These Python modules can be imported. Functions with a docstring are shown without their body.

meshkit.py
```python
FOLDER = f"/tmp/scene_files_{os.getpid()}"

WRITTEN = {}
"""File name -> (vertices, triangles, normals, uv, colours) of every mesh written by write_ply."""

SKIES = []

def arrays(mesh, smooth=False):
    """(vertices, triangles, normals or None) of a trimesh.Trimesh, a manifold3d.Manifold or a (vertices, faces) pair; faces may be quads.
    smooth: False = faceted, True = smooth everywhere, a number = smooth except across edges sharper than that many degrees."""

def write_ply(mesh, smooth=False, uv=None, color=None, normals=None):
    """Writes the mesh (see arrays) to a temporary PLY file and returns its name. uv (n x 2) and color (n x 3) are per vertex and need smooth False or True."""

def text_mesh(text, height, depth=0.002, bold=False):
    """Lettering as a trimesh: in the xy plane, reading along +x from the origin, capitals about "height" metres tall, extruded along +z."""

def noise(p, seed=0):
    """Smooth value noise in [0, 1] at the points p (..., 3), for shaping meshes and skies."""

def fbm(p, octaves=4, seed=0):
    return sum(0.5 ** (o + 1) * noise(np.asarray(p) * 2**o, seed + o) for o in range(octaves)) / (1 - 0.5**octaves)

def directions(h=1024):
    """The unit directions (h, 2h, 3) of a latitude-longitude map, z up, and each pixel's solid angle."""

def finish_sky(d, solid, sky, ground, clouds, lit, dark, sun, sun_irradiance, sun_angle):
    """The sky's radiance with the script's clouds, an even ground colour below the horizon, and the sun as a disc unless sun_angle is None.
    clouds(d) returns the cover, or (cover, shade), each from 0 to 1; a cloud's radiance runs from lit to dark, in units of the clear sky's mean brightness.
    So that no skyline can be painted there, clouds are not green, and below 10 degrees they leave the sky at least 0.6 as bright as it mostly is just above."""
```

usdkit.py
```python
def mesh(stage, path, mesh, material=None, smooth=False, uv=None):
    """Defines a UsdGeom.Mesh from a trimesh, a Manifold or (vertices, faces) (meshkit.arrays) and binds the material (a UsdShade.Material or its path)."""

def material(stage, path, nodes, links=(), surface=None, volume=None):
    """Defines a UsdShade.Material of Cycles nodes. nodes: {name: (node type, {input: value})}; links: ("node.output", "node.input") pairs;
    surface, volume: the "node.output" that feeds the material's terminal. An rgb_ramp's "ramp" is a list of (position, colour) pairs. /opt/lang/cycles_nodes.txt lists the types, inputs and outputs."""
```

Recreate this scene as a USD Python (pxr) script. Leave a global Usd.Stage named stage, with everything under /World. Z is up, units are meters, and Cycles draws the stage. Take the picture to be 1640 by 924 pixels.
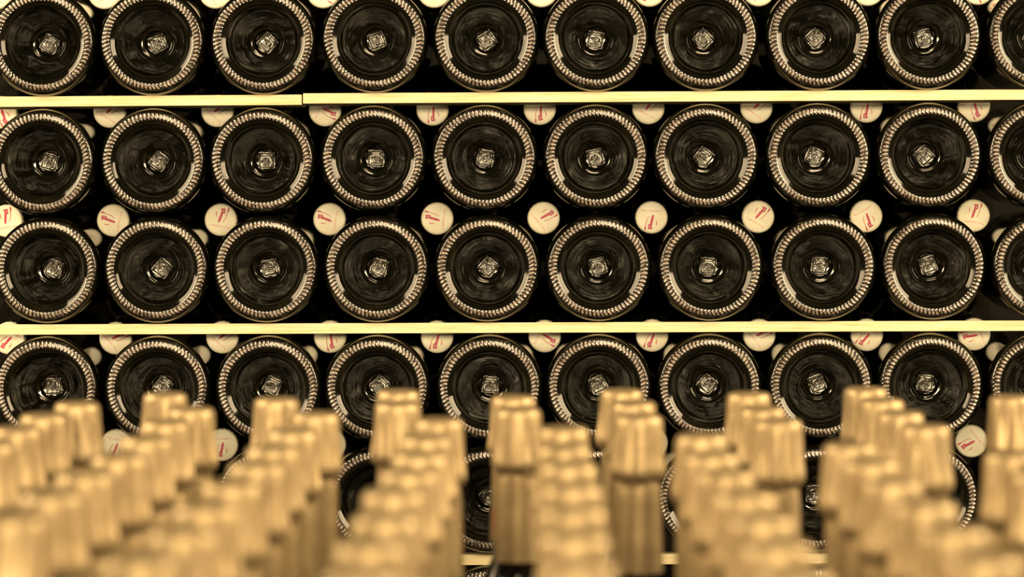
import math, random
import numpy as np
import trimesh
import usdkit, meshkit
from pxr import Usd, UsdGeom, UsdLux, UsdShade, Gf, Sdf, Vt

stage = Usd.Stage.CreateInMemory()
UsdGeom.SetStageUpAxis(stage, UsdGeom.Tokens.z)
UsdGeom.SetStageMetersPerUnit(stage, 1.0)
UsdGeom.Xform.Define(stage, '/World')
UsdGeom.Scope.Define(stage, '/World/Looks')
RNG = random.Random(11)

# ------------------------------------------------------------------ camera, lamps, exposure
CAM_Z = 1.25                       # eye height above the cellar floor
F_PX, VX, VY = 4820.0, 900.0, 245.0   # long lens, shifted: where the view axis meets the picture
MM = 36.0 / 1640
cam = UsdGeom.Camera.Define(stage, '/World/camera')
cam.AddTranslateOp().Set(Gf.Vec3d(0, 0, CAM_Z))
cam.AddRotateXYZOp().Set(Gf.Vec3f(90, 0, 0))
cam.CreateFocalLengthAttr(F_PX * MM)
cam.CreateHorizontalApertureAttr(36.0)
cam.CreateVerticalApertureAttr(36.0 * 924 / 1640)
cam.CreateHorizontalApertureOffsetAttr((820 - VX) * MM)
cam.CreateVerticalApertureOffsetAttr((VY - 462) * MM)
cam.CreateClippingRangeAttr(Gf.Vec2f(0.05, 100))
cam.CreateFStopAttr(6.4)
cam.CreateFocusDistanceAttr(2.497)
cam.CreateExposureAttr(0.1)

WARM = Gf.Vec3f(1.0, 0.81, 0.50)
def aisle_lamp(name, loc, aim, w, h, power):
    l = UsdLux.RectLight.Define(stage, '/World/' + name)
    d = np.array(aim, float) - np.array(loc, float); d /= np.linalg.norm(d)
    z = -d; x = np.cross([0, 0, 1.0], z); x /= np.linalg.norm(x); y = np.cross(z, x)
    m = Gf.Matrix4d(*x, 0, *y, 0, *z, 0, *[float(a) for a in loc], 1)
    l.AddTransformOp().Set(m)
    l.CreateWidthAttr(w); l.CreateHeightAttr(h); l.CreateColorAttr(WARM); l.CreateIntensityAttr(power)
    return l
# lamps down the aisle behind the camera, and long ones along both sides of it
aisle_lamp('aisle_lamp', (0.0, -2.8, 1.72), (0, 2.5, 1.1), 3.2, 0.36, 66)
aisle_lamp('overhead_lamp', (0.35, 0.1, 2.35), (0, 1.75, 1.1), 0.9, 0.4, 20)
aisle_lamp('side_lamp', (-1.7, 1.7, 1.80), (0.0, 1.8, 1.25), 1.3, 1.05, 11)
aisle_lamp('side_lamp_001', (1.7, 1.7, 1.80), (0.0, 1.8, 1.25), 1.3, 1.05, 14)
dome = UsdLux.DomeLight.Define(stage, '/World/ambient_light')
dome.CreateColorAttr(Gf.Vec3f(1.0, 0.78, 0.48)); dome.CreateIntensityAttr(0.03)

# ------------------------------------------------------------------ helpers
used = {}
def numbered(path):
    n = used.get(path, -1) + 1
    used[path] = n
    return path if n == 0 else f'{path}_{n:03d}'
def obj(name, mesh, mat, parent=None, smooth=30):
    base = parent.GetPath().pathString if parent else '/World'
    m = usdkit.mesh(stage, numbered(f'{base}/{name}'), mesh, mat, smooth)
    m.CreateDoubleSidedAttr(True)
    return m.GetPrim()
def tag(p, **kw):
    for k, v in kw.items(): p.SetCustomDataByKey(k, v)
    return p
def matrix(loc, y_axis, roll=0.0):
    """local +z along y_axis, rolled about it."""
    z = np.array(y_axis, float); z /= np.linalg.norm(z)
    ref = np.array([0, 0, 1.0]) if abs(z[2]) < .9 else np.array([1.0, 0, 0])
    x = np.cross(ref, z); x /= np.linalg.norm(x); y = np.cross(z, x)
    c, s = math.cos(roll), math.sin(roll)
    x, y = c * x + s * y, -s * x + c * y
    return Gf.Matrix4d(*map(float, x), 0, *map(float, y), 0, *map(float, z), 0, *map(float, loc), 1)
def thing(name, m, source=None):
    x = UsdGeom.Xform.Define(stage, numbered('/World/' + name))
    if source is not None:
        x.GetPrim().GetReferences().AddInternalReference(source.GetPath())
        x.GetPrim().SetInstanceable(True)
        UsdGeom.Xformable(x).ClearXformOpOrder()
    x.AddTransformOp().Set(m)
    return x.GetPrim()

def resample(pts, n):
    """smooth curve through profile points (centripetal-ish Catmull-Rom), n samples per span"""
    p = np.array(pts, float); out = []
    P = np.vstack([2 * p[0] - p[1], p, 2 * p[-1] - p[-2]])
    for i in range(1, len(P) - 2):
        a, b, c, d = P[i - 1], P[i], P[i + 1], P[i + 2]
        for t in np.arange(n) / n:
            out.append(.5 * ((2 * b) + (c - a) * t + (2 * a - 5 * b + 4 * c - d) * t * t + (3 * b - a - 3 * c + d) * t ** 3))
    out.append(p[-1])
    out = np.array(out); out[:, 0] = np.maximum(out[:, 0], 0)
    return out
def lathe(prof, M, disp=None):
    """prof (n,2): radius, height -> (v, f); disp(r, h, theta) -> displacement along the profile normal. Ends at radius 0 are closed."""
    prof = np.array(prof, float)
    t = np.gradient(prof, axis=0); t /= np.linalg.norm(t, axis=1, keepdims=True) + 1e-12
    nrm = np.c_[t[:, 1], -t[:, 0]]
    th = np.arange(M) / M * 2 * math.pi
    R, T = np.meshgrid(prof[:, 0], th, indexing='ij'); H = np.repeat(prof[:, 1:2], M, 1)
    if disp is not None:
        D = disp(R, H, T); D = np.where(R < 1e-9, 0, D)
        R, H = R + D * nrm[:, 0:1], H + D * nrm[:, 1:2]
    v = np.stack([R * np.cos(T), R * np.sin(T), H], -1).reshape(-1, 3)
    i, j = np.meshgrid(np.arange(len(prof) - 1), np.arange(M), indexing='ij')
    a, b = i * M + j, i * M + (j + 1) % M
    c, d = a + M, b + M
    f = np.concatenate([np.stack([a, b, d], -1).reshape(-1, 3), np.stack([a, d, c], -1).reshape(-1, 3)])
    m = trimesh.Trimesh(v, f, process=False)
    m.merge_vertices(digits_vertex=9); m.update_faces(m.nondegenerate_faces()); m.remove_unreferenced_vertices()
    return m
def bevel_box(lo, hi, b):
    import manifold3d as mf
    lo, hi = np.array(lo, float), np.array(hi, float)
    s = [mf.Manifold.sphere(b, 12).translate([x, y, z]) for x in (lo[0] + b, hi[0] - b) for y in (lo[1] + b, hi[1] - b) for z in (lo[2] + b, hi[2] - b)]
    m = mf.Manifold.batch_hull(s).to_mesh()
    return trimesh.Trimesh(m.vert_properties[:, :3], m.tri_verts)

# ------------------------------------------------------------------ materials
L = '/World/Looks/'
glass = usdkit.material(stage, L + 'dark_bottle_glass', {
    'geo': ('texture_coordinate', {}),
    'n': ('noise_texture', {'scale': 90.0, 'detail': 4.0, 'roughness': 0.6}),
    'rr': ('rgb_ramp', {'ramp': [(0.35, (.05,) * 3), (0.75, (.14,) * 3)]}),
    'nc': ('noise_texture', {'scale': 45.0, 'detail': 5.0, 'roughness': 0.65}),
    'rc': ('rgb_ramp', {'ramp': [(0.35, (0.002, 0.0018, 0.0006)), (0.62, (0.004, 0.0034, 0.0012)), (0.85, (0.016, 0.012, 0.005))]}),
    'nb': ('noise_texture', {'scale': 260.0, 'detail': 3.0}),
    'b': ('bump', {'strength': 0.04, 'distance': 0.0006}),
    'p': ('principled_bsdf', {'ior': 1.52, 'specular_ior_level': 0.38, 'specular_tint': (1.0, 0.9, 0.82), 'coat_weight': 0.1, 'coat_roughness': 0.06})},
    [('geo.object', 'n.vector'), ('geo.object', 'nc.vector'), ('geo.object', 'nb.vector'), ('n.fac', 'rr.fac'), ('rr.color', 'p.roughness'),
     ('nc.fac', 'rc.fac'), ('rc.color', 'p.base_color'), ('nb.fac', 'b.height'), ('b.normal', 'p.normal')], surface='p.BSDF')
pitted = usdkit.material(stage, L + 'pitted_mould_glass', {
    'geo': ('texture_coordinate', {}), 'n': ('noise_texture', {'scale': 700.0, 'detail': 2.0}),
    'b': ('bump', {'strength': 0.35, 'distance': 0.0006}),
    'p': ('principled_bsdf', {'base_color': (0.006, 0.005, 0.002), 'ior': 1.52, 'specular_ior_level': 1.0, 'roughness': 0.24, 'coat_weight': 1.0, 'coat_roughness': 0.12, 'specular_tint': (1.0, 0.92, 0.78)})},
    [('geo.object', 'n.vector'), ('n.fac', 'b.height'), ('b.normal', 'p.normal')], surface='p.BSDF')
glint_tan = usdkit.material(stage, L + 'glint_painted_knurled_glass', {
    'geo': ('texture_coordinate', {}), 'w': ('attribute', {'attribute': 'painted_glint'}),
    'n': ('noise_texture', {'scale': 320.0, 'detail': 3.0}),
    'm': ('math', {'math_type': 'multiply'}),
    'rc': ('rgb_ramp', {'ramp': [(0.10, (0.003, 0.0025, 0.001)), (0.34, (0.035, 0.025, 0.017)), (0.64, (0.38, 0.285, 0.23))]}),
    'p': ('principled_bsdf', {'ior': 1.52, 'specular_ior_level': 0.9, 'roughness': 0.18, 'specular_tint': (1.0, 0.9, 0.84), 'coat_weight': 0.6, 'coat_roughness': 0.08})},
    [('geo.object', 'n.vector'), ('w.fac', 'm.value1'), ('n.fac', 'm.value2'), ('m.value', 'rc.fac'), ('rc.color', 'p.base_color')], surface='p.BSDF')  # tan crest colour stands in for glints and internal reflection of the glass
gold = usdkit.material(stage, L + 'gold_foil', {
    'geo': ('texture_coordinate', {}),
    'n': ('noise_texture', {'scale': 110.0, 'detail': 4.0}),
    'rc': ('rgb_ramp', {'ramp': [(0.3, (0.32, 0.222, 0.108)), (0.7, (0.41, 0.295, 0.158))]}),
    'b': ('bump', {'strength': 0.25, 'distance': 0.0008}),
    'p': ('principled_bsdf', {'metallic': 0.62, 'roughness': 0.46})},
    [('geo.object', 'n.vector'), ('n.fac', 'rc.fac'), ('rc.color', 'p.base_color'), ('n.fac', 'b.height'), ('b.normal', 'p.normal')], surface='p.BSDF')
wood = usdkit.material(stage, L + 'pale_pine', {
    'geo': ('texture_coordinate', {}),
    'map': ('mapping', {'scale': (3.0, 60.0, 60.0)}),
    'n': ('noise_texture', {'scale': 6.0, 'detail': 6.0, 'roughness': 0.6}),
    'rc': ('rgb_ramp', {'ramp': [(0.3, (0.60, 0.42, 0.17)), (0.46, (0.72, 0.57, 0.31)), (0.68, (0.80, 0.68, 0.44))]}),
    'b': ('bump', {'strength': 0.25, 'distance': 0.0008}),
    'p': ('principled_bsdf', {'roughness': 0.6})},
    [('geo.object', 'map.vector'), ('map.vector', 'n.vector'), ('n.fac', 'rc.fac'), ('rc.color', 'p.base_color'), ('n.fac', 'b.height'), ('b.normal', 'p.normal')], surface='p.BSDF')
cap_white = usdkit.material(stage, L + 'white_cap_lacquer', {
    'geo': ('texture_coordinate', {}), 'n': ('noise_texture', {'scale': 60.0, 'detail': 3.0}),
    'rc': ('rgb_ramp', {'ramp': [(0.3, (0.80, 0.70, 0.48)), (0.6, (0.88, 0.80, 0.60))]}),
    'p': ('principled_bsdf', {'roughness': 0.45})},
    [('geo.object', 'n.vector'), ('n.fac', 'rc.fac'), ('rc.color', 'p.base_color')], surface='p.BSDF')
def plain(name, col, rough, metal=0.0, scale=30.0, var=0.15, spec=0.5):
    a = tuple(c * (1 - var) for c in col); b = tuple(min(1, c * (1 + var)) for c in col)
    return usdkit.material(stage, L + name, {
        'geo': ('texture_coordinate', {}), 'n': ('noise_texture', {'scale': scale, 'detail': 4.0}),
        'rc': ('rgb_ramp', {'ramp': [(0.3, a), (0.7, b)]}),
        'p': ('principled_bsdf', {'roughness': rough, 'metallic': metal, 'specular_ior_level': spec})},
        [('geo.object', 'n.vector'), ('n.fac', 'rc.fac'), ('rc.color', 'p.base_color')], surface='p.BSDF')
red_ink = plain('red_print', (0.55, 0.02, 0.08), 0.5)
faint_ink = plain('faint_red_print', (0.72, 0.33, 0.26), 0.5)
red_tab = plain('red_foil_tab', (0.60, 0.10, 0.09), 0.45)
stone = plain('dark_cellar_stone', (0.012, 0.010, 0.008), 0.95, scale=4.0, var=0.4, spec=0.05)
floor_mat = plain('cellar_floor_concrete', (0.10, 0.085, 0.06), 0.85, scale=5.0, var=0.3)
deck_mat = plain('dark_table_wood', (0.07, 0.05, 0.03), 0.6, scale=8.0, var=0.3)

# ------------------------------------------------------------------ the cellar
def struct(name, mesh, mat):
    return tag(obj(name, mesh, mat, smooth=False), kind='structure')
def box(lo, hi):
    m = trimesh.creation.box(np.array(hi, float) - np.array(lo, float)); m.apply_translation((np.array(lo, float) + np.array(hi, float)) / 2); return m
struct('floor', box((-2.5, -2.0, -0.10), (2.5, 3.4, 0.0)), floor_mat)
struct('wall_back', box((-2.5, 3.25, 0.0), (2.5, 3.4, 2.9)), stone)

# ------------------------------------------------------------------ lying bottles (local: base plane z=0, neck towards +z), millimetres
BASE = [(44.5, 17), (44.5, 13), (44.3, 9.5), (43.6, 6.4), (42.5, 3.9), (41.0, 2.0), (39.4, .8), (37.6, .15), (36, .1), (34.7, .65), (33.8, 1.15), (32.7, 1.9), (31.5, 2.9),
        (30.5, 3.95), (29.6, 5.3), (28.9, 7.2), (28.1, 10.5), (26.2, 17.5), (23.2, 24.5), (20.2, 30.5), (17.8, 34.8), (16.4, 37.0), (15.3, 38.4), (13.6, 39.3), (12.0, 39.7),
        (10.9, 40.1), (10.5, 41.2), (10.1, 42.4), (9.0, 43.2), (7, 43.6), (5, 44.0), (2.5, 44.3), (0, 44.4)]
BODY = [(44.5, 17), (44.5, 60), (44.5, 118), (43.7, 135), (41.5, 150), (38.1, 163), (34.0, 177), (29.6, 190), (26.9, 198), (24.2, 206), (20.7, 219), (17.7, 233),
        (15.7, 246), (14.3, 261), (13.4, 276), (13.1, 290), (13.1, 299), (13.4, 301), (13.5, 303), (13.4, 306), (12.6, 308.5), (11.5, 309.5), (9, 309.8), (0, 309.8)]
LEN = 315.0
def knurl(R, H, T):
    u = np.clip((R - 34.9) / (41.0 - 34.9), 0, 1)
    m = (H < 8.0) & (R > 34.9)
    env = np.sin(math.pi * u) ** .6
    k = np.abs(np.cos(36 * (T + .018 * (u - .5) * 2))) ** .8
    wob = 0.06 * np.sin(3 * T + 1) + 0.05 * np.sin(7 * T)
    ripple = np.where(R < 32, 0.05 * np.sin(R * 2.1) * np.sin(2 * T + R * .3) , 0) + np.where(R < 33, 0.05 * np.sin(5 * T + R * .4) * (R / 33), 0)
    return np.where(m, -(1.05 * k - 0.35) * env, 0) * -1 + wob * (H < 12) * (R < 44) - ripple
full = resample(BASE, 4)
i0, i1 = int(np.argmax(full[:, 0] < 42.2)), int(np.argmax(full[:, 0] < 34.3))
heel_mesh = lathe(full[:i0 + 1], 432, knurl); heel_mesh.apply_scale(.001)
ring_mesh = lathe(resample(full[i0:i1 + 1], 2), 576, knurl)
punt_mesh = lathe(full[i1:], 288, knurl); punt_mesh.apply_scale(.001)
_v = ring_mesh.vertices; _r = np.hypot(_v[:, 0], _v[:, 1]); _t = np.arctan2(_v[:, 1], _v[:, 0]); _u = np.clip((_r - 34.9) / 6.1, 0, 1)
ring_glint = np.abs(np.cos(36 * (_t + .018 * (_u - .5) * 2))) ** .9 * np.clip(np.sin(math.pi * np.clip(_u * 1.05 + .02, 0, 1)), 0, 1) ** .5 * 1.25   # mask for the glass glints painted along the crests
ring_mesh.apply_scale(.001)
body_mesh = lathe(resample(BODY, 3), 96); body_mesh.apply_scale(.001)

def punt_mark(seed):
    """moulded square pad with a rubbed emblem in the middle of the punt"""
    r = np.random.default_rng(seed); n = 56; S = 6.9
    g = np.linspace(-1, 1, n); X, Y = np.meshgrid(g, g)
    h = np.zeros_like(X)
    a = np.maximum(abs(X), abs(Y))
    h += 0.45 * ((a > .82) & (a < .97))
    rr = np.hypot(X * .9 + .1, Y * 1.1)
    h += 0.40 * (abs(rr - .42) < .10)
    h += 0.40 * ((abs(X + .1) < .09) & (abs(Y) < .36))
    h += 0.35 * ((abs(Y - .05 - .3 * X) < .07) & (X > .1) & (X < .6))
    h += 0.35 * ((abs(Y + .62) < .07) & (abs(X) < .6)) + 0.35 * ((abs(Y - .62) < .06) & (abs(X) < .45))
    P = np.stack([X * 3, Y * 3, np.full_like(X, seed * 3.1)], -1)
    h += 0.75 * (meshkit.fbm(P, 3, seed) - .5)
    from scipy.ndimage import gaussian_filter
    h = gaussian_filter(h, 1.0)
    x, y = X * S, Y * S
    q = np.hypot(x, y)
    z = 43.4 - 0.020 * (q ** 2) - h * 1.1
    edge = a > .985
    z = np.where(edge, z + 1.6, z)
    v = np.stack([x, y, z], -1).reshape(-1, 3)
    i, j = np.meshgrid(np.arange(n - 1), np.arange(n - 1), indexing='ij')
    k = i * n + j
    f = np.concatenate([np.stack([k, k + n, k + 1], -1).reshape(-1, 3), np.stack([k + 1, k + n, k + n + 1], -1).reshape(-1, 3)])
    m = trimesh.Trimesh(v, f, process=False); m.apply_scale(.001)
    return m

# crown cap: local, top disc at z=0 facing -z, skirt to +z
CAP = [(0, 0), (6, .02), (11, .08), (12.6, .25), (13.4, .75), (13.85, 1.6), (13.9, 2.6), (13.85, 3.6), (13.85, 5.0), (13.9, 6.2), (13.7, 6.3), (13.5, 4.5)]
def crimp(R, H, T):
    return np.where(H > 2.4, .25 * (np.sin(21 * T) - 1) * np.clip((H - 2.4) / 3, 0, 1), 0)
cap_mesh = lathe(resample(CAP, 3), 168, crimp); cap_mesh.apply_scale(.001)

def strokes(lines, z0=-0.10, z1=0.12):
    """flat printed strokes: (polyline, widths) in mm, x right / y up as read from the front; thin printed layer"""
    from shapely.geometry import Polygon, LineString
    from shapely.ops import unary_union
    shp = []
    for pts, w in lines:
        pts = np.array(pts, float)
        if np.ndim(w) == 0: shp.append(LineString(pts).buffer(w / 2))
        else:
            t = np.gradient(pts, axis=0); t /= np.linalg.norm(t, axis=1, keepdims=True); nn = np.c_[-t[:, 1], t[:, 0]]; w = np.array(w)[:, None] / 2
            shp.append(Polygon(np.vstack([pts + nn * w, (pts - nn * w)[::-1]])).buffer(.04))
    u = unary_union(shp)
    m = trimesh.util.concatenate([trimesh.creation.extrude_polygon(g, z1 - z0, engine='earcut') for g in getattr(u, 'geoms', [u])])
    m.apply_translation((0, 0, z0))
    v = np.array(m.vertices); v[:, 0] *= -1; m.vertices = v; m.invert()       # seen from -z
    m.apply_scale(.001)
    return m
k = 13.9 / 300
def P(*a): return [(x * k, -y * k) for x, y in a]
emblem_mesh = strokes([(P((48, -200), (25, -120), (-5, -40), (-20, 0), (-38, 45)), [1.2, 1.9, 2.0, 1.9, 1.0]),
                       (P((20, -200), (82, -196), (70, -130), (18, -112)), 1.15),
                       (P((150, -214), (146, -180), (128, -128)), [1.2, 1.25, .5]),
                       (P((122, -120), (104, -60), (70, 0), (38, 34)), [.5, .45, .4, .3]),
                       (P((-66, -156), (-80, -110), (-76, -60)), [.6, .6, .3])])
r_ = random.Random(5); lt = []
x = -205.0
while x < 175:                      # a line of lettering too small to read in the photograph
    y = 118 + 0.22 * x * .9 + .0004 * x * x
    lt.append((P((x, y - 16), (x + r_.uniform(-3, 3), y + 16)), .42))
    if r_.random() < .6: lt.append((P((x, y + r_.choice((-15, 0, 15))), (x + 20, y + 4 + r_.choice((-14, 0, 12)))), .38))
    x += r_.uniform(24, 36)
lettering_mesh = strokes(lt)

def lying_parts(t, seed=0, cap=True):
    b = obj('base', heel_mesh, glass, t, smooth=True)
    rg = obj('knurled_ring', ring_mesh, glint_tan, b, smooth=True)
    UsdGeom.PrimvarsAPI(rg).CreatePrimvar('painted_glint', Sdf.ValueTypeNames.FloatArray, 'vertex').Set(Vt.FloatArray.FromNumpy(ring_glint.astype(np.float32)))
    tag(rg, label='knurled ring round the base with pale glints painted on its crests')
    obj('punt', punt_mesh, glass, b, smooth=True)
    obj('punt_mark', punt_mark(seed), pitted, b, smooth=35)
    obj('body', body_mesh, glass, t, smooth=True)
    c = trimesh.Trimesh(cap_mesh.vertices * [1, 1, -1] + [0, 0, LEN / 1000 - .0005], cap_mesh.faces[:, ::-1], process=False)
    obj('crown_cap', c, cap_white, t, smooth=40)
def capped_parts(t):
    """local: cap face at z=0, bottle running to +z"""
    b = trimesh.Trimesh(body_mesh.vertices * [1, 1, -1] + [0, 0, LEN / 1000], body_mesh.faces[:, ::-1], process=False)
    obj('body', b, glass, t, smooth=True)
    b = trimesh.Trimesh(base_simple.vertices * [1, 1, -1] + [0, 0, LEN / 1000], base_simple.faces[:, ::-1], process=False)
    obj('base', b, glass, t, smooth=True)
    c = obj('crown_cap', cap_mesh, cap_white, t, smooth=40)
    tag(obj('printed_emblem', emblem_mesh, red_ink, c, smooth=False), label='slanted red emblem printed on the cap')
    tag(obj('printed_lettering', lettering_mesh, faint_ink, c, smooth=False), label='line of tiny faint red lettering')
base_simple = lathe(resample(BASE, 2), 96); base_simple.apply_scale(.001)

S_ = 0.5174e-3; D_ = F_PX * S_          # metres per pixel in the plane of the bottle bases, and its distance
def wall(px, py, y=D_): return (px - VX) * y / F_PX, CAM_Z - (py - VY) * y / F_PX

# laths: (x0, x1, top y left, top y right, underside y left, right) measured on their front edge
LATH_Y = D_ + 0.013
def lath(name_label, a, b, ya, yb, th, tilt, bevel=.0007, depth=.042):
    (xa, za), (xb, zb) = wall(a, ya, LATH_Y), wall(b, yb, LATH_Y)
    ln = math.hypot(xb - xa, zb - za)
    m = bevel_box((0, 0, -th), (ln, depth, 0), bevel)
    m = m.subdivide_to_size(.03) if False else m
    ang = math.atan2(zb - za, xb - xa)
    M = Gf.Matrix4d().SetRotate(Gf.Rotation(Gf.Vec3d(1, 0, 0), -tilt)) * Gf.Matrix4d().SetRotate(Gf.Rotation(Gf.Vec3d(0, 1, 0), -math.degrees(ang))) * Gf.Matrix4d().SetTranslate(Gf.Vec3d(xa, LATH_Y, za))
    t = obj('wooden_lath', m, wood, smooth=30)
    UsdGeom.Xformable(t).AddTransformOp().Set(M)
    tag(t, label=name_label, category='lath', group='laths between the bottle rows')
    return t
LATHS = [[(-60, 155.0), (483, 151.2)], [(485, 149.2), (1720, 142.6)]]
lath('left piece of the upper wooden lath, ending at the joint', -60, 483, 155.0, 151.2, .0088, 2.0)
lath('long right piece of the upper wooden lath, right of the joint', 485, 1720, 149.2, 142.6, .0088, 2.0)
lath('unbroken pale wooden lath under the third row of bottle bases', -60, 1720, 519.8, 512.8, .0088, 3.0, depth=.024)
lath('lowest wooden lath, glimpsed between the gold bottle necks', -60, 1720, 892.0, 884.0, .0088, 3.0, depth=.024)
def lath_top(px, which):
    if which == 0: return np.interp(px, [-60, 484, 484.01, 1720], [155.0, 151.2, 149.2, 142.6])
    if which == 1: return np.interp(px, [-60, 1720], [519.8, 512.8])
    return np.interp(px, [-60, 1720], [892.0, 884.0])

# base-out bottles
ROWX = [[66, 242, 420.5, 599, 777.7, 954.5, 1130.5, 1312, 1488, 1667],
        [66, 244, 419, 597, 775.5, 954.5, 1131, 1311, 1489.5, 1667],
        [72.5, 249, 425, 602.5, 780, 958.7, 1138, 1319, 1496.5, 1674],
        [72, 250.5, 428.5, 603.5, 783.5, 959, 1136.7, 1315, 1492, 1669.5],
        [72, 250, 427, 604, 782, 959, 1136, 1310, 1485, 1668],
        [72, 250, 427, 604, 782, 959, 1136, 1310, 1485, 1668]]
def row_y(r, px):
    """picture height of the bottle axis at its base plane, resting on / tucked under the laths"""
    rad = 44.7e-3 / S_
    zt = lambda w: lath_top(px, w)
    if r == 0: return zt(0) - rad + .2
    if r == 1: return zt(0) + 17.6 + rad + 1.6
    if r == 2: return zt(1) - rad + .2
    if r == 3: return zt(1) + 17.3 + rad + 2.2
    if r == 4: return zt(2) - rad + .2
    return zt(2) + 17.3 + rad + 2.2
ORD = ['first', 'second', 'third', 'fourth', 'fifth', 'sixth', 'seventh', 'eighth', 'ninth', 'tenth']
ROWN = ['in the top row, standing on the upper lath', 'in the row hanging just under the upper lath', 'in the row resting on the middle lath',
        'in the row just under the middle lath', 'in the row mostly hidden by gold necks', 'in the lowest row below every lath']
PROTO = []; AXES = []
ROLL = {(1, 3): 0.05, (2, 4): .7, (2, 6): .1, (2, 7): .05, (0, 6): .75, (0, 7): .8, (0, 0): .5, (0, 2): .75}
for r in range(6):
    for c, px in enumerate(ROWX[r]):
        xx, zz = wall(px, row_y(r, px)); AXES.append((xx, zz))
        tilt = np.array([RNG.uniform(-.0008, .0008), 1, RNG.uniform(-.0005, .0005)])
        roll = ROLL.get((r, c), RNG.uniform(-math.pi, math.pi))
        m = matrix((xx, D_ + RNG.uniform(-.0015, .0015), zz), tilt, roll)
        vi = (r * 3 + c) % 3
        if len(PROTO) <= vi:
            t = thing('wine_bottle', m); lying_parts(t, vi + 1); PROTO.append(t)
        else:
            t = thing('wine_bottle', m, PROTO[vi])
        tag(t, label=f'dark bottle base, {ORD[c]} from left {ROWN[r]}', category='bottle', group='dark bottles lying with their bases outward')

AXES = np.array(AXES)
# cap-out bottles between them
CAPX = [[-8, 167, 345, 517, 695, 867, 1040, 1215, 1390, 1568], [2, 175, 347.5, 520, 692.5, 864.5, 1038.5, 1211.5, 1387.5, 1560],
        [10, 181, 353.5, 527.5, 700, 870.5, 1043.5, 1214.5, 1387.5, 1560], [14, 185, 355, 529, 700, 872.5, 1045, 1216.5, 1388.5, 1561],
        [14, 185, 354.5, 528, 700, 872, 1044, 1216, 1388, 1556.5]]
CAPY = [(-10.5, -17.5), (180, 169), (354, 345), (542.5, 535.5), (715, 706.5)]
CAPN = ['cut by the top edge of the picture', 'peeking out below the upper lath', 'between the second and third bottle rows', 'half hidden behind the middle lath', 'in the lowest cap row among gold necks']
def rd(d): return math.radians(d)
CROLL = {2: [200, -90, 180, -90, -85, 140, 8, 160, 40, 182], 1: [40, 160, 150, 85, 20, 20, 165, 155, 10, 40], 3: [-20, 140, 150, 30, 5, 80, 0, 140, -20, -60], 4: [0, 0, 10, 0, 0, 0, 0, 0, 0, -40]}
CP = None; D_CAP = D_ / .9685
for r in range(5):
    for c, px in enumerate(CAPX[r]):
        py = np.interp(px, [0, 1640], CAPY[r])
        xx, zz = wall(px, py, D_CAP)
        for _ in range(200):                                      # the neck lies in the hollow between the lying bottles
            dv = np.array([xx, zz]) - AXES; dd = np.hypot(*dv.T); q = dd.argmin()
            if dd[q] >= .0591: break
            xx, zz = np.array([xx, zz]) + dv[q] / dd[q] * .0001
        ang = CROLL[r][c] if r in CROLL else RNG.uniform(-180, 180)
        m = matrix((xx, D_CAP + RNG.uniform(-.002, .002), zz), (0, 1, 0), math.pi + rd(-ang))
        if CP is None:
            t = thing('capped_wine_bottle', m); capped_parts(t); CP = t
        else:
            t = thing('capped_wine_bottle', m, CP)
        tag(t, label=f'white red-printed bottle cap, {ORD[c]} from left {CAPN[r]}', category='bottle', group='bottles lying with their white caps outward')

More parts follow.
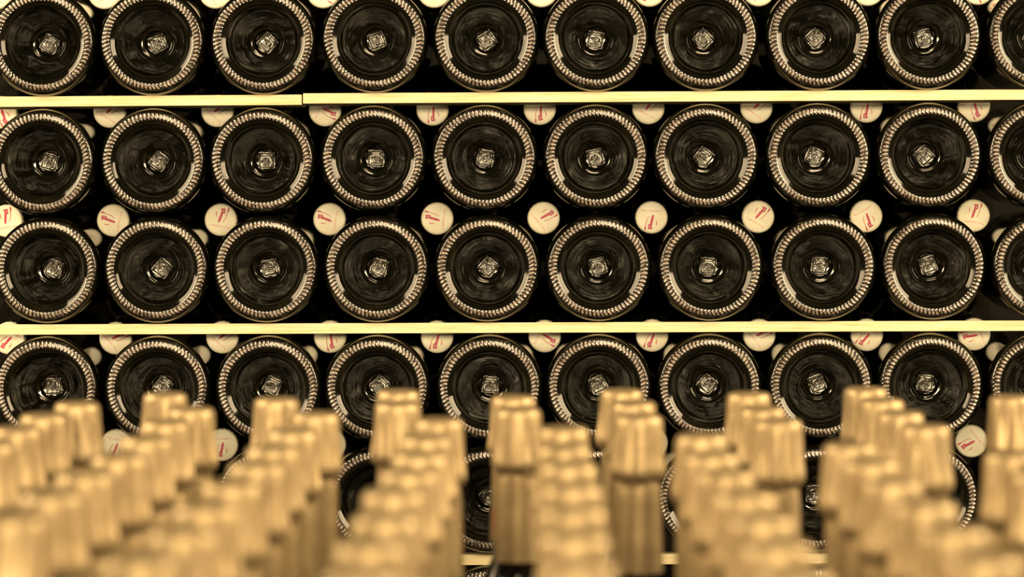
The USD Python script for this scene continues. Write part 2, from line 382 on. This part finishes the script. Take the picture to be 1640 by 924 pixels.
# ------------------------------------------------------------------ standing bottles with gold foil, out of focus in front
H_TOP = .1525; BOT_H = .318
DECK_Z = CAM_Z - H_TOP - BOT_H
deck = thing('display_table', Gf.Matrix4d().SetTranslate(Gf.Vec3d(0, 1.47, 0)))
obj('tabletop', bevel_box((-.62, -.60, DECK_Z - .03), (.62, .58, DECK_Z), .004), deck_mat, deck)
for sx in (-.55, .55):
    for sy in (-.52, .50):
        obj('leg', box((sx - .03, sy - .03, 0), (sx + .03, sy + .03, DECK_Z - .03)), deck_mat, deck, smooth=False)
tag(deck, label='dark table standing under the rows of gold-topped bottles', category='table')

# local: base at z=0, mm
FB = [(0, 8), (20, 6), (34, 2), (37, 0), (39.5, 1), (41.6, 4.5), (42.2, 10), (42.2, 60), (42.2, 128), (41.6, 142), (39, 158), (34.5, 174), (29, 190), (23, 198), (18.2, 206), (15.2, 212), (13.6, 218), (13.0, 226), (12.4, 252), (12.0, 270), (13.0, 290), (12.4, 300), (0, 300)]
FOIL = [(14.5, 227.0), (14.4, 229), (14.1, 240), (13.6, 255), (13.2, 270), (13.0, 277.5), (13.4, 280), (14.9, 281.8), (15.8, 284), (15.9, 287), (15.2, 291.5), (14.6, 297), (14.3, 304), (14.25, 309), (14.2, 313), (13.8, 315.4), (12.9, 317.0), (11.5, 317.8), (9, 318.1), (5, 318.2), (0, 318.2)]
# the foil lies on the neck: keep the glass inside it
FB = [(min(r, 13.0) if 214 <= z <= 240 else min(r, 12.0) if z > 240 else r, z) for r, z in FB]
def wrinkles(seed):
    r = np.random.default_rng(seed); ph = r.uniform(0, 6.28, 8); fr = r.integers(5, 17, 8)
    def d(R, H, T):
        w = sum(np.sin(f_ * T + p_ + .03 * (H - 280) * ((i % 3) - 1)) for i, (f_, p_) in enumerate(zip(fr, ph))) / 8
        amp = np.where(H > 280, 1.9 * np.clip((317 - H) / 20, 0, 1), .3)
        low = .5 * (meshkit.noise(np.stack([np.cos(T) * 2.2 + seed, np.sin(T) * 2.2, H * .05], -1), seed) - .5)
        crease = -.5 * np.exp(-((H - 278 - 1.5 * np.sin(3 * T + ph[0])) / 2.0) ** 2)
        return np.where(R > 11, w * amp + low + crease, 0.15 * np.sin(R * 1.3) * (R > 1))
    return d
fb_mesh = lathe(resample(FB, 2), 64); fb_mesh.apply_scale(.001)
def standing_parts(t, seed, with_tab=False):
    obj('body', fb_mesh, glass, t, smooth=40)
    fm = lathe(resample(FOIL, 3), 144, wrinkles(seed)); fm.apply_scale(.001)
    fo = obj('foil_capsule', fm, gold, t, smooth=50)
    if not with_tab: return
    # red pull tab: a small curved strip standing off the foil at one side
    a = np.linspace(-.16, .16, 6); zs = np.linspace(242, 258, 6)
    A, Z = np.meshgrid(a, zs, indexing='ij'); rr_ = np.interp(Z, [232, 248, 262], [14.5, 13.9, 13.5]) + .75
    outer = np.stack([rr_ * np.cos(A), rr_ * np.sin(A), Z], -1).reshape(-1, 3); inner = np.stack([(rr_ - .5) * np.cos(A), (rr_ - .5) * np.sin(A), Z], -1).reshape(-1, 3)
    tabm = trimesh.Trimesh(np.vstack([outer, inner]) * .001).convex_hull
    tag(obj('pull_tab', tabm, red_tab, fo, smooth=30), label='small red pull tab on the foil')

FRONT = {
 'middle': {0: [(-297.0, 1844.3), (-302.9, 1759.9), (-303.1, 1675.3), (-302.8, 1586.6)],
  1: [(-222.4, 1804.4), (-226.0, 1715.8), (-223.3, 1618.7), (-223.9, 1522.2), (-227.9, 1437.7), (-229.6, 1353.1), (-231.3, 1267.5)],
  2: [(-145.0, 1770.2), (-148.8, 1660.0), (-150.1, 1565.9), (-149.9, 1481.3), (-153.1, 1396.7), (-154.4, 1305.4), (-154.0, 1218.4), (-158.8, 1133.9), (-160.2, 1049.3)],
  3: [(-70.7, 1729.7), (-72.7, 1622.4), (-72.4, 1530.7), (-73.0, 1446.1), (-76.2, 1361.5), (-74.3, 1266.6), (-75.1, 1180.5), (-73.9, 1094.7), (-71.6, 1009.4)],
  4: [(1.0, 1675.6), (1.1, 1572.5), (3.4, 1482.4), (4.7, 1386.4), (4.9, 1296.2), (5.1, 1207.6), (5.9, 1123.0), (7.9, 1038.4)],
  5: [(75.6, 1633.5), (75.9, 1529.8), (78.1, 1442.6), (82.1, 1352.2), (83.2, 1264.0), (84.1, 1177.5), (84.7, 1092.4), (88.2, 1003.4)],
  6: [(151.4, 1582.9), (153.3, 1495.6), (154.4, 1406.2), (158.3, 1315.5), (158.9, 1226.3), (158.7, 1137.5), (158.4, 1050.7)],
  7: [(229.3, 1535.3), (229.7, 1446.3)]},
 'rear': {1: [(-252.4, 1916.2)], 2: [(-177.8, 1876.3)], 3: [(-105.4, 1939.2), (-100.5, 1842.1)], 4: [(-30.6, 1893.0), (-26.2, 1801.6)],
  5: [(38.5, 1944.6), (43.8, 1849.2), (44.8, 1754.1)], 6: [(118.9, 1918.3), (120.3, 1807.6), (123.4, 1723.0)],
  7: [(197.7, 1960.5), (198.5, 1868.3), (199.6, 1775.5), (203.8, 1687.5)], 8: [(282.9, 1894.2)]}}
GP = []; n_ = 0
for block, cols in FRONT.items():
    for ci, k_ in enumerate(sorted(cols)):
        for ri, (x_, y_) in enumerate(cols[k_]):
            turn = RNG.uniform(-math.pi, math.pi)
            tabbed = True
            if (block, k_, ri) == ('rear', 4, 1): turn = math.pi * .98
            elif (block, k_, ri) == ('middle', 5, 0): turn = -math.pi * .66
            else: tabbed = False
            m = Gf.Matrix4d().SetRotate(Gf.Rotation(Gf.Vec3d(0, 0, 1), math.degrees(turn))) * Gf.Matrix4d().SetTranslate(Gf.Vec3d(x_ / 1000, y_ / 1000, DECK_Z))
            if tabbed:
                t = thing('foil_topped_bottle', m); standing_parts(t, 7, True)
            elif len(GP) < 4:
                t = thing('foil_topped_bottle', m); standing_parts(t, 3 + len(GP)); GP.append(t)
            else:
                t = thing('foil_topped_bottle', m, GP[n_ % 4])
            n_ += 1
            lane = f'{ORD[ci]} lane from left' 
            if block == 'middle': lab = f'blurred gold-foiled bottle, {ORD[ri]} from back in {ORD[ci]} long lane from left'
            elif len(cols[k_]) == 1: lab = f'blurred gold-foiled bottle alone in the {ORD[ci]} short rear lane from left'
            else: lab = f'blurred gold-foiled bottle, {ORD[ri]} from back in {ORD[ci]} short rear lane from left'
            tag(t, label=lab, category='bottle', group='gold-foiled bottles standing in front of the stack')
